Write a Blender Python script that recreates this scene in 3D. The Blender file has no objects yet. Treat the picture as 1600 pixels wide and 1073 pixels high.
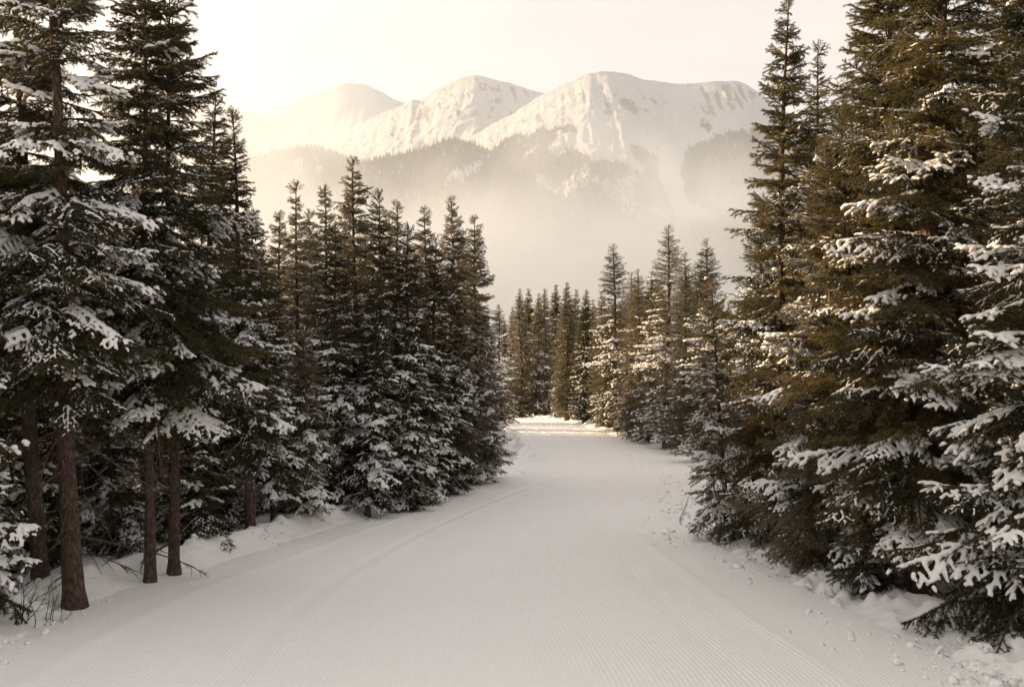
import bpy, math, random
import numpy as np
from mathutils import Vector, Matrix, Euler

S = bpy.context.scene
COL = S.collection
R = math.radians
rng = np.random.default_rng(11)
random.seed(11)

# ------------------------------------------------------------------ camera, sky, sun, exposure
ZC, PITCH, FPX = 3.0, R(-2.5), 1600 * 35 / 36
cd = bpy.data.cameras.new('camera'); cam = bpy.data.objects.new('camera', cd); COL.objects.link(cam)
cd.lens = 35; cd.sensor_width = 36; cd.clip_start = 0.1; cd.clip_end = 40000
cam.location = (0, 0, ZC); cam.rotation_euler = (math.pi / 2 + PITCH, 0, 0)
S.camera = cam

SUN_AZ, SUN_EL = R(-74), R(15.5)            # azimuth clockwise from the view direction (+Y): negative = left
W = bpy.data.worlds.new('World'); S.world = W; W.use_nodes = True
wn, wl = W.node_tree.nodes, W.node_tree.links
wn.clear()
wout = wn.new('ShaderNodeOutputWorld'); bg = wn.new('ShaderNodeBackground')
sky = wn.new('ShaderNodeTexSky'); sky.sky_type = 'NISHITA'; sky.sun_disc = False
sky.sun_elevation = SUN_EL; sky.sun_rotation = SUN_AZ
sky.altitude = 2800; sky.air_density = 1.0; sky.dust_density = 2.0; sky.ozone_density = 0.3
# thin, milky high cloud over the blue: the sky in the photograph is cream all over
tint = wn.new('ShaderNodeMix'); tint.data_type = 'RGBA'; tint.blend_type = 'MIX'
tint.inputs['Factor'].default_value = 0.72
tc = wn.new('ShaderNodeTexCoord'); mp = wn.new('ShaderNodeMapping'); mp.inputs['Scale'].default_value = (1.6, 1.6, 5.0)
cl = wn.new('ShaderNodeTexNoise'); cl.inputs['Scale'].default_value = 2.6; cl.inputs['Detail'].default_value = 6; cl.inputs['Roughness'].default_value = 0.55
cr = wn.new('ShaderNodeValToRGB')
cr.color_ramp.elements[0].position = 0.25; cr.color_ramp.elements[0].color = (6.55, 6.05, 5.7, 1)
cr.color_ramp.elements[1].position = 0.75; cr.color_ramp.elements[1].color = (8.0, 7.45, 7.05, 1)
wl.new(tc.outputs['Generated'], mp.inputs['Vector']); wl.new(mp.outputs['Vector'], cl.inputs['Vector'])
wl.new(cl.outputs['Fac'], cr.inputs['Fac'])
sz = wn.new('ShaderNodeSeparateXYZ'); wl.new(tc.outputs['Generated'], sz.inputs[0])
vr = wn.new('ShaderNodeMapRange'); vr.inputs['From Min'].default_value = 0.28; vr.inputs['From Max'].default_value = 0.95
vr.inputs['To Min'].default_value = 0.88; vr.inputs['To Max'].default_value = 1.0      # the veil thins towards the zenith
wl.new(sz.outputs['Z'], vr.inputs['Value']); wl.new(vr.outputs[0], tint.inputs['Factor'])
wl.new(sky.outputs['Color'], tint.inputs['A']); wl.new(cr.outputs['Color'], tint.inputs['B'])
wl.new(tint.outputs['Result'], bg.inputs['Color'])
bg.inputs['Strength'].default_value = 0.05
wl.new(bg.outputs['Background'], wout.inputs['Surface'])

sd = bpy.data.lights.new('sun', 'SUN'); sun = bpy.data.objects.new('sun', sd); COL.objects.link(sun)
sd.energy = 5.0; sd.angle = R(0.6); sd.color = (1.0, 0.71, 0.40)
sv = Vector((math.sin(SUN_AZ) * math.cos(SUN_EL), math.cos(SUN_AZ) * math.cos(SUN_EL), math.sin(SUN_EL)))
sun.rotation_euler = sv.to_track_quat('Z', 'Y').to_euler()
sun.location = (-60, 40, 60)

S.view_settings.view_transform = 'Standard'; S.view_settings.look = 'None'
S.view_settings.exposure = 1.5; S.view_settings.gamma = 1.0
S.render.engine = 'CYCLES'
cy = S.cycles
cy.max_bounces = 6; cy.diffuse_bounces = 3; cy.glossy_bounces = 1; cy.transmission_bounces = 3
cy.volume_bounces = 1; cy.transparent_max_bounces = 8
cy.use_denoising = True
cy.volume_max_steps = 128

# ------------------------------------------------------------------ helpers
def at(px, py, D):
    """World point seen at pixel (px, py) of the 1600x1073 photograph, D metres ahead."""
    u, v = (px - 800) / FPX, (536.5 - py) / FPX
    c, s = math.cos(PITCH), math.sin(PITCH)
    dx, dy, dz = u, c - v * s, s + v * c
    return Vector((dx * D / dy, D, ZC + dz * D / dy))

def project(X, Y, Z):
    c, s = math.cos(PITCH), math.sin(PITCH)
    z = Z - ZC
    d = Y * c + z * s
    return 800 + FPX * X / d, 536.5 - FPX * (z * c - Y * s) / d

def sst(t):
    t = np.clip(t, 0, 1); return t * t * (3 - 2 * t)

def _h(ix, iy, iz, seed):
    n = (ix.astype(np.int64) * 374761393 + iy.astype(np.int64) * 668265263 + iz.astype(np.int64) * 2147483647 + seed * 1274126177) & 0xffffffff
    n = ((n ^ (n >> 13)) * 1274126177) & 0xffffffff
    n = ((n ^ (n >> 16)) * 2246822519) & 0xffffffff
    return ((n ^ (n >> 15)) & 0xffffff) / float(0xffffff)

def vnoise(x, y, z=None, seed=0):
    x = np.asarray(x, float); y = np.asarray(y, float)
    z = np.zeros_like(x) if z is None else np.asarray(z, float)
    ix, iy, iz = np.floor(x), np.floor(y), np.floor(z)
    fx, fy, fz = x - ix, y - iy, z - iz
    fx, fy, fz = (f * f * (3 - 2 * f) for f in (fx, fy, fz))
    r = 0
    for a in (0, 1):
        for b in (0, 1):
            for c in (0, 1):
                w = (fx if a else 1 - fx) * (fy if b else 1 - fy) * (fz if c else 1 - fz)
                r = r + w * _h(ix + a, iy + b, iz + c, seed)
    return r

def fbm(x, y, z=None, seed=0, octaves=4, ridged=False):
    r, amp, tot = 0, 1.0, 0
    for k in range(octaves):
        f = 2.03 ** k
        n = vnoise(np.asarray(x) * f + 17.3 * k, np.asarray(y) * f - 9.1 * k, None if z is None else np.asarray(z) * f, seed + k)
        if ridged: n = 1 - np.abs(2 * n - 1)
        r = r + amp * n; tot += amp; amp *= 0.5
    return r / tot

def mesh_from(name, verts, faces, mats, midx=None, smooth=False):
    """faces: (n,3) or (n,4) int array."""
    verts = np.asarray(verts, np.float32); faces = np.asarray(faces, np.int32)
    k = faces.shape[1]
    me = bpy.data.meshes.new(name)
    me.vertices.add(len(verts)); me.vertices.foreach_set('co', verts.ravel())
    me.loops.add(faces.size); me.loops.foreach_set('vertex_index', faces.ravel())
    me.polygons.add(len(faces)); me.polygons.foreach_set('loop_start', np.arange(0, faces.size, k, dtype=np.int32))
    for m in (mats if isinstance(mats, (list, tuple)) else [mats]): me.materials.append(m)
    if midx is not None: me.polygons.foreach_set('material_index', np.asarray(midx, np.int32))
    if smooth: me.polygons.foreach_set('use_smooth', np.ones(len(faces), bool))
    me.update(calc_edges=True)
    return me

def link(name, data, parent=None):
    o = bpy.data.objects.new(name, data); COL.objects.link(o)
    if parent is not None: o.parent = parent
    return o

def tag(o, label=None, cat=None, group=None, kind=None):
    if label: o['label'] = label
    if cat: o['category'] = cat
    if group: o['group'] = group
    if kind: o['kind'] = kind
    return o

class Soup:
    """Collects triangles with a material index."""
    def __init__(s): s.v, s.f, s.m, s.n = [], [], [], 0
    def add(s, v, f, m=0):
        v = np.asarray(v, float).reshape(-1, 3); f = np.asarray(f, int).reshape(-1, 3)
        s.v.append(v); s.f.append(f + s.n); s.m.append(np.full(len(f), m)); s.n += len(v)
    def arrays(s): return np.concatenate(s.v), np.concatenate(s.f), np.concatenate(s.m)
    def mesh(s, name, mats, smooth=False):
        v, f, m = s.arrays(); return mesh_from(name, v, f, mats, m, smooth)

def tube(pts, rad, n=5):
    pts = np.asarray(pts, float); rad = np.asarray(rad, float)
    t = np.gradient(pts, axis=0); t /= np.linalg.norm(t, axis=1, keepdims=True) + 1e-9
    up = np.array([0, 0, 1.0]) if abs(t[0, 2]) < 0.8 else np.array([1.0, 0, 0])
    a = np.cross(t, up); a /= np.linalg.norm(a, axis=1, keepdims=True) + 1e-9
    b = np.cross(a, t)
    ph = np.arange(n) * 2 * math.pi / n
    v = pts[:, None] + rad[:, None, None] * (np.cos(ph)[None, :, None] * a[:, None] + np.sin(ph)[None, :, None] * b[:, None])
    m = len(pts)
    i, j = np.meshgrid(np.arange(m - 1), np.arange(n), indexing='ij')
    p00, p01 = i * n + j, i * n + (j + 1) % n
    p10, p11 = p00 + n, p01 + n
    f = np.concatenate([np.stack([p00, p01, p11], -1).reshape(-1, 3), np.stack([p00, p11, p10], -1).reshape(-1, 3)])
    return v.reshape(-1, 3), f

# ------------------------------------------------------------------ materials
def new_mat(name):
    m = bpy.data.materials.new(name); m.use_nodes = True
    nt = m.node_tree; nt.nodes.clear()
    out = nt.nodes.new('ShaderNodeOutputMaterial')
    return m, nt, out

def N(nt, kind, **kw):
    n = nt.nodes.new(kind)
    for k, v in kw.items():
        if k in n.inputs: n.inputs[k].default_value = v
        else: setattr(n, k, v)
    return n

def ramp(nt, fac, stops):
    r = nt.nodes.new('ShaderNodeValToRGB')
    e = r.color_ramp.elements
    while len(e) < len(stops): e.new(0.5)
    for el, (p, c) in zip(e, stops): el.position = p; el.color = (*c, 1)
    nt.links.new(fac, r.inputs['Fac'])
    return r.outputs['Color']

def snow_mat(name, grain, bump, groom=False, rough=0.75):
    m, nt, out = new_mat(name); L = nt.links
    b = N(nt, 'ShaderNodeBsdfPrincipled', Roughness=rough); b.inputs['Specular IOR Level'].default_value = 0.25
    tc = nt.nodes.new('ShaderNodeTexCoord')
    n1 = N(nt, 'ShaderNodeTexNoise', Scale=grain, Detail=5.0); L.new(tc.outputs['Object'], n1.inputs['Vector'])
    L.new(ramp(nt, n1.outputs['Fac'], [(0.3, (0.76, 0.755, 0.75)), (0.7, (0.82, 0.815, 0.81))]), b.inputs['Base Color'])
    bp = N(nt, 'ShaderNodeBump', Strength=bump, Distance=0.02)
    L.new(n1.outputs['Fac'], bp.inputs['Height'])
    if groom:
        uv = nt.nodes.new('ShaderNodeUVMap'); uv.uv_map = 'groom'
        wob = N(nt, 'ShaderNodeTexNoise', Scale=0.35, Detail=2.0); L.new(tc.outputs['Object'], wob.inputs['Vector'])
        sx = nt.nodes.new('ShaderNodeSeparateXYZ'); L.new(uv.outputs['UV'], sx.inputs[0])
        ad = N(nt, 'ShaderNodeMath', operation='MULTIPLY_ADD'); L.new(wob.outputs['Fac'], ad.inputs[0]); ad.inputs[1].default_value = 0.10; L.new(sx.outputs['X'], ad.inputs[2])
        mu = N(nt, 'ShaderNodeMath', operation='MULTIPLY'); mu.inputs[1].default_value = 2 * math.pi / 0.056; L.new(ad.outputs[0], mu.inputs[0])
        si = N(nt, 'ShaderNodeMath', operation='SINE'); L.new(mu.outputs[0], si.inputs[0])
        fade = N(nt, 'ShaderNodeTexNoise', Scale=0.55, Detail=3.0); L.new(tc.outputs['Object'], fade.inputs['Vector'])
        fr = N(nt, 'ShaderNodeMapRange'); fr.inputs['From Min'].default_value = 0.3; fr.inputs['From Max'].default_value = 0.6
        fr.inputs['To Min'].default_value = 0.35; L.new(fade.outputs['Fac'], fr.inputs['Value'])
        m2 = N(nt, 'ShaderNodeMath', operation='MULTIPLY'); L.new(si.outputs[0], m2.inputs[0]); L.new(fr.outputs[0], m2.inputs[1])
        b2 = N(nt, 'ShaderNodeBump', Strength=1.0, Distance=0.0027); L.new(m2.outputs[0], b2.inputs['Height']); L.new(b2.outputs['Normal'], bp.inputs['Normal'])
    L.new(bp.outputs['Normal'], b.inputs['Normal'])
    L.new(b.outputs[0], out.inputs['Surface'])
    return m

M_SNOW = snow_mat('ground_snow', 9.0, 0.35)
M_PISTE = snow_mat('groomed_snow', 22.0, 0.10, groom=True)

def load_mat():
    m, nt, out = new_mat('bough_snow'); L = nt.links
    b = N(nt, 'ShaderNodeBsdfPrincipled', Roughness=0.8); b.inputs['Specular IOR Level'].default_value = 0.2
    b.inputs['Base Color'].default_value = (0.86, 0.855, 0.85, 1)
    tc = nt.nodes.new('ShaderNodeTexCoord'); n1 = N(nt, 'ShaderNodeTexNoise', Scale=40.0, Detail=4.0); L.new(tc.outputs['Object'], n1.inputs['Vector'])
    bp = N(nt, 'ShaderNodeBump', Strength=0.4, Distance=0.02); L.new(n1.outputs['Fac'], bp.inputs['Height']); L.new(bp.outputs['Normal'], b.inputs['Normal'])
    tr = N(nt, 'ShaderNodeBsdfTranslucent'); tr.inputs['Color'].default_value = (0.85, 0.84, 0.82, 1)
    mx = N(nt, 'ShaderNodeMixShader'); mx.inputs[0].default_value = 0.15
    L.new(b.outputs[0], mx.inputs[1]); L.new(tr.outputs[0], mx.inputs[2]); L.new(mx.outputs[0], out.inputs['Surface'])
    return m
M_LOAD = load_mat()

def needle_mat(name, dark, light, frost, trans=0.35):
    m, nt, out = new_mat(name); L = nt.links
    b = N(nt, 'ShaderNodeBsdfPrincipled', Roughness=0.6); b.inputs['Specular IOR Level'].default_value = 0.12
    g = nt.nodes.new('ShaderNodeNewGeometry'); oi = nt.nodes.new('ShaderNodeObjectInfo')
    tc = nt.nodes.new('ShaderNodeTexCoord')
    n1 = N(nt, 'ShaderNodeTexNoise', Scale=2.2, Detail=3.0); L.new(g.outputs['Position'], n1.inputs['Vector'])
    ad = N(nt, 'ShaderNodeMath', operation='MULTIPLY_ADD'); L.new(oi.outputs['Random'], ad.inputs[0]); ad.inputs[1].default_value = 0.3
    L.new(n1.outputs['Fac'], ad.inputs[2])
    col = ramp(nt, ad.outputs[0], [(0.35, dark), (0.9, light)])
    # hoar frost on single needles: random per needle
    fr = N(nt, 'ShaderNodeMapRange'); fr.inputs['From Min'].default_value = 1 - frost; fr.inputs['From Max'].default_value = 1 - frost * 0.4
    L.new(g.outputs['Random Per Island'], fr.inputs['Value'])
    mc = N(nt, 'ShaderNodeMix', data_type='RGBA'); L.new(fr.outputs[0], mc.inputs['Factor']); L.new(col, mc.inputs['A']); mc.inputs['B'].default_value = (0.42, 0.41, 0.39, 1)
    L.new(mc.outputs['Result'], b.inputs['Base Color'])
    tr = N(nt, 'ShaderNodeBsdfTranslucent'); L.new(mc.outputs['Result'], tr.inputs['Color'])
    mx = N(nt, 'ShaderNodeMixShader'); mx.inputs[0].default_value = trans
    L.new(b.outputs[0], mx.inputs[1]); L.new(tr.outputs[0], mx.inputs[2]); L.new(mx.outputs[0], out.inputs['Surface'])
    return m
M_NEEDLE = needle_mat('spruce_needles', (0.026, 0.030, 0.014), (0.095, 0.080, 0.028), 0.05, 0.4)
M_FROST_SUN = needle_mat('frosted_sun_needles', (0.075, 0.066, 0.032), (0.22, 0.168, 0.076), 0.24, 0.42)  # hoar frost, with the base tone also lifted to stand in for sunlight

M_SUN_TONED = needle_mat('sun_toned_needles', (0.028, 0.031, 0.012), (0.170, 0.130, 0.040), 0.10, 0.45)  # golden sunlight put into the needle colour, plus a light frost

def bark_mat():
    m, nt, out = new_mat('bark'); L = nt.links
    b = N(nt, 'ShaderNodeBsdfPrincipled', Roughness=0.9); b.inputs['Specular IOR Level'].default_value = 0.15
    tc = nt.nodes.new('ShaderNodeTexCoord'); mp = nt.nodes.new('ShaderNodeMapping'); mp.inputs['Scale'].default_value = (11, 11, 4)
    L.new(tc.outputs['Object'], mp.inputs['Vector'])
    v = N(nt, 'ShaderNodeTexVoronoi', Scale=1.6); L.new(mp.outputs[0], v.inputs['Vector'])
    n1 = N(nt, 'ShaderNodeTexNoise', Scale=2.4, Detail=6.0, Roughness=0.7); L.new(mp.outputs[0], n1.inputs['Vector'])
    L.new(ramp(nt, n1.outputs['Fac'], [(0.3, (0.030, 0.020, 0.014)), (0.52, (0.085, 0.057, 0.042)), (0.72, (0.20, 0.165, 0.135))]), b.inputs['Base Color'])
    mm = N(nt, 'ShaderNodeMath', operation='ADD'); L.new(v.outputs['Distance'], mm.inputs[0]); L.new(n1.outputs['Fac'], mm.inputs[1])
    bp = N(nt, 'ShaderNodeBump', Strength=1.0, Distance=0.035); L.new(mm.outputs[0], bp.inputs['Height']); L.new(bp.outputs['Normal'], b.inputs['Normal'])
    L.new(b.outputs[0], out.inputs['Surface'])
    return m
M_BARK = bark_mat()

def mountain_mat(name):
    m, nt, out = new_mat(name); L = nt.links
    b = N(nt, 'ShaderNodeBsdfPrincipled', Roughness=0.9); b.inputs['Specular IOR Level'].default_value = 0.1
    at_ = nt.nodes.new('ShaderNodeAttribute'); at_.attribute_name = 'cover'
    sp = nt.nodes.new('ShaderNodeSeparateColor'); L.new(at_.outputs['Color'], sp.inputs[0])
    g = nt.nodes.new('ShaderNodeNewGeometry')
    n1 = N(nt, 'ShaderNodeTexNoise', Scale=0.03, Detail=9.0, Roughness=0.75); L.new(g.outputs['Position'], n1.inputs['Vector'])
    def edge(src, w):
        a = N(nt, 'ShaderNodeMath', operation='ADD'); L.new(src, a.inputs[0]); L.new(n1.outputs['Fac'], a.inputs[1])
        r = N(nt, 'ShaderNodeMapRange'); r.inputs['From Min'].default_value = 1.0 - w; r.inputs['From Max'].default_value = 1.0 + w; L.new(a.outputs[0], r.inputs['Value'])
        return r.outputs[0]
    m1 = N(nt, 'ShaderNodeMix', data_type='RGBA'); m1.inputs['A'].default_value = (0.44, 0.46, 0.485, 1); m1.inputs['B'].default_value = (0.20, 0.175, 0.155, 1)
    L.new(edge(sp.outputs['Green'], 0.06), m1.inputs['Factor'])
    n2 = N(nt, 'ShaderNodeTexNoise', Scale=0.012, Detail=10.0, Roughness=0.68); L.new(g.outputs['Position'], n2.inputs['Vector'])
    bp = N(nt, 'ShaderNodeBump', Strength=1.0, Distance=55.0); L.new(n2.outputs['Fac'], bp.inputs['Height']); L.new(bp.outputs['Normal'], b.inputs['Normal'])
    m2 = N(nt, 'ShaderNodeMix', data_type='RGBA'); m2.inputs['B'].default_value = (0.045, 0.045, 0.04, 1)
    L.new(edge(sp.outputs['Red'], 0.05), m2.inputs['Factor']); L.new(m1.outputs['Result'], m2.inputs['A'])
    L.new(m2.outputs['Result'], b.inputs['Base Color'])
    L.new(b.outputs[0], out.inputs['Surface'])
    return m
M_MOUNT = mountain_mat('mountain_cover')

# ------------------------------------------------------------------ ground, piste
YL = np.array([-60, 5, 12.7, 16, 20.6, 24, 28, 33, 39, 45, 52, 60, 70, 80, 90, 97, 104, 112, 130, 4000.])
XLv = np.array([-6.4, -6.4, -6.5, -6.2, -5.0, -4.1, -3.2, -1.8, 0.2, 1.0, 1.2, 1.0, 0, -1.5, -4.0, -6.5, -8, -9, -10, -10.])
YR = np.array([-60, 5, 11, 13, 16.6, 20, 23, 28, 34, 41, 48, 53, 58, 62, 66, 74, 80, 86, 97, 104, 112, 130, 4000.])
XRv = np.array([4.9, 4.9, 4.7, 4.4, 4.1, 3.8, 3.6, 4.7, 6.0, 7.3, 7.9, 7.5, 6.9, 6.4, 6.0, 5.4, 4.8, 4.0, 2.4, 0.3, -7, -9.6, -9.6])
_yy = np.linspace(-60, 4000, 20301)
def _smooth(a):
    k = np.hanning(23); k /= k.sum(); p = np.pad(a, 11, mode='edge'); return np.convolve(p, k, 'valid')
_XL, _XR = _smooth(np.interp(_yy, YL, XLv)), _smooth(np.interp(_yy, YR, XRv))
def XL(Y): return np.interp(Y, _yy, _XL)
def XR(Y): return np.interp(Y, _yy, _XR)
def base(Y):
    Y = np.asarray(Y, float)
    z = -0.10 * Y + 1.1 * sst((Y - 25) / 70)
    q = np.maximum(Y - 130, 0)
    z = z - np.where(q < 125, 0.0008 * q * q, 12.5 + 0.2 * (q - 125))
    return np.where(z < -300, -300 - 130 * (1 - np.exp((z + 300) / 130)), z)
def piste_z(X, Y):
    return base(Y) + 0.05 * (fbm(X * 0.25, Y * 0.12, seed=3, octaves=3) - 0.5) + 0.05 * np.sin(0.35 * X + 0.4)
WELLS = []
def ground_z(X, Y):
    X = np.asarray(X, float); Y = np.asarray(Y, float)
    sl, sr = XL(Y) - X, X - XR(Y)
    s = np.maximum(sl, sr); right = sr > sl
    far = np.clip((Y - 5) / 6, 0.3, 1)
    wob = fbm(X * 0.5, Y * 0.5, seed=21, octaves=4) - 0.5
    s2 = s + wob * np.where(right, 1.3, 0.7)
    berm = np.where(right, 0.16 * np.exp(-((s2 - 1.2) / 0.6) ** 2) + 0.10 * sst(s2 / 2.2), 0.30 * np.exp(-((s2 - 0.55) / 0.32) ** 2) + 0.02 * sst(s2 / 1.5))
    mound = 0.55 * (fbm(X * 0.45, Y * 0.45, seed=5, octaves=4) - 0.42) * sst((s2 - 0.5) / 2.0)
    n_c = fbm(X * 4.3 + 0.7 * wob, Y * 3.7, seed=8, octaves=4)
    clod = (sst((n_c - 0.50) / 0.14) * 0.085 + 0.16 * (n_c - 0.5)) * np.where(right, 1.0, 1.0) * sst((s2 + 0.1) / 0.5) * (1 - sst((s2 - np.where(right, 2.2, 1.0)) / 1.0)) * sst((vnoise(X * 0.9, Y * 0.9, seed=9) - 0.3) / 0.4)
    inside = -0.35 * sst((-s2) / 0.5) - 0.02
    far_n = np.where(Y > 200, 12 * (fbm(X * 0.006, Y * 0.006, seed=31) - 0.5) * sst((Y - 200) / 300), 0)
    well = 0
    for a, b, w in WELLS: well = well + w * np.exp(-((X - a) ** 2 + (Y - b) ** 2) / 0.13) - 0.3 * w * np.exp(-((X - a) ** 2 + (Y - b) ** 2) / 0.5)
    return base(Y) + np.where(s2 > 0, berm + mound + clod - 0.02 - well, inside) + far_n

def solve_D(px, py):
    for D in np.arange(6, 140, 0.1):
        if at(px, py, D).z < float(base(D)): return float(D)
    return 140.0
for a, b in ((107, solve_D(107, 945)), (55, 15.6), (228, solve_D(228, 905)), (266, solve_D(266, 893)), (388, solve_D(388, 843)), (1440, solve_D(1440, 940)), (1385, 16.3), (1278, solve_D(1278, 893))):
    WELLS.append(((a - 800) / FPX * b, b, 0.16))

def grid_faces(nr, nc):
    i, j = np.meshgrid(np.arange(nr - 1), np.arange(nc - 1), indexing='ij')
    a = i * nc + j
    return np.stack([a, a + 1, a + nc + 1, a + nc], -1).reshape(-1, 4)

def geo(a, b, r, mn=0.0):
    o = [a]
    while o[-1] < b: o.append(o[-1] + max(mn, o[-1] * r))
    return o

rows = list(np.linspace(-50, 3.5, 18)) + geo(4, 32, 0.0058, 0.05) + geo(32.4, 130, 0.012) + geo(133, 3200, 0.06)
Yr = np.array(rows)
sf = np.array(list(np.arange(-0.9, 4.0, 0.065)) + geo(4.1, 420, 0.16))
far_s = np.maximum(1, Yr / 60)[:, None]
so = np.where(sf[None] > 4, 4 + (sf[None] - 4) * far_s, sf[None])
Xg = np.concatenate([(XL(Yr)[:, None] - so)[:, ::-1], XL(Yr)[:, None] + (XR(Yr) - XL(Yr))[:, None] * np.array([0.25, 0.5, 0.75])[None], XR(Yr)[:, None] + so], 1)
Yg = np.repeat(Yr[:, None], Xg.shape[1], 1)
Zg = ground_z(Xg, Yg)
o = link('snow_ground', mesh_from('snow_ground', np.stack([Xg, Yg, Zg], -1).reshape(-1, 3), grid_faces(*Xg.shape), M_SNOW, smooth=True))
tag(o, kind='structure')

Yp = np.array(list(np.linspace(-50, 3.5, 20)) + geo(4, 122, 0.010, 0.1))
tq = np.linspace(-0.03, 1.03, 110)
wl_, wr_ = XL(Yp), XR(Yp)
Xp = wl_[:, None] + (wr_ - wl_)[:, None] * tq[None]
Ypg = np.repeat(Yp[:, None], len(tq), 1)
Zp = piste_z(Xp, Ypg)
# seams between the groomer's passes, and a few ski tracks
for q, w, h in ((0.30, 0.10, -0.022), (0.335, 0.07, 0.016), (0.60, 0.06, 0.014), (0.66, 0.08, 0.012), (0.72, 0.06, 0.014), (0.80, 0.10, -0.015), (0.88, 0.07, 0.02), (0.12, 0.12, 0.02)):
    dd = (tq[None] - q - 0.006 * np.sin(Ypg * 0.21 + q * 20)) * (wr_ - wl_)[:, None]
    Zp = Zp + h * np.exp(-(dd / w) ** 2) * 1.5 * (0.4 + 0.6 * vnoise(Ypg * 0.25, Ypg * 0 + q * 50, seed=44))
me = mesh_from('ski_piste', np.stack([Xp, Ypg, Zp], -1).reshape(-1, 3), grid_faces(*Xp.shape), M_PISTE, smooth=True)
uvl = me.uv_layers.new(name='groom')
li = np.empty(len(me.loops), np.int32); me.loops.foreach_get('vertex_index', li)
uu = (tq[None] * 10.6 + 0 * Xp).ravel(); vv = Ypg.ravel()
uvl.data.foreach_set('uv', np.stack([uu[li], vv[li]], -1).astype(np.float32).ravel())
tag(link('ski_piste', me), kind='structure')

# ------------------------------------------------------------------ mountains
def in_poly(px, py, poly):
    r = np.zeros(px.shape, bool); n = len(poly)
    for i in range(n):
        x1, y1 = poly[i]; x2, y2 = poly[(i + 1) % n]
        c = ((y1 > py) != (y2 > py)) & (px < (x2 - x1) * (py - y1) / (y2 - y1 + 1e-9) + x1)
        r ^= c
    return r

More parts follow.
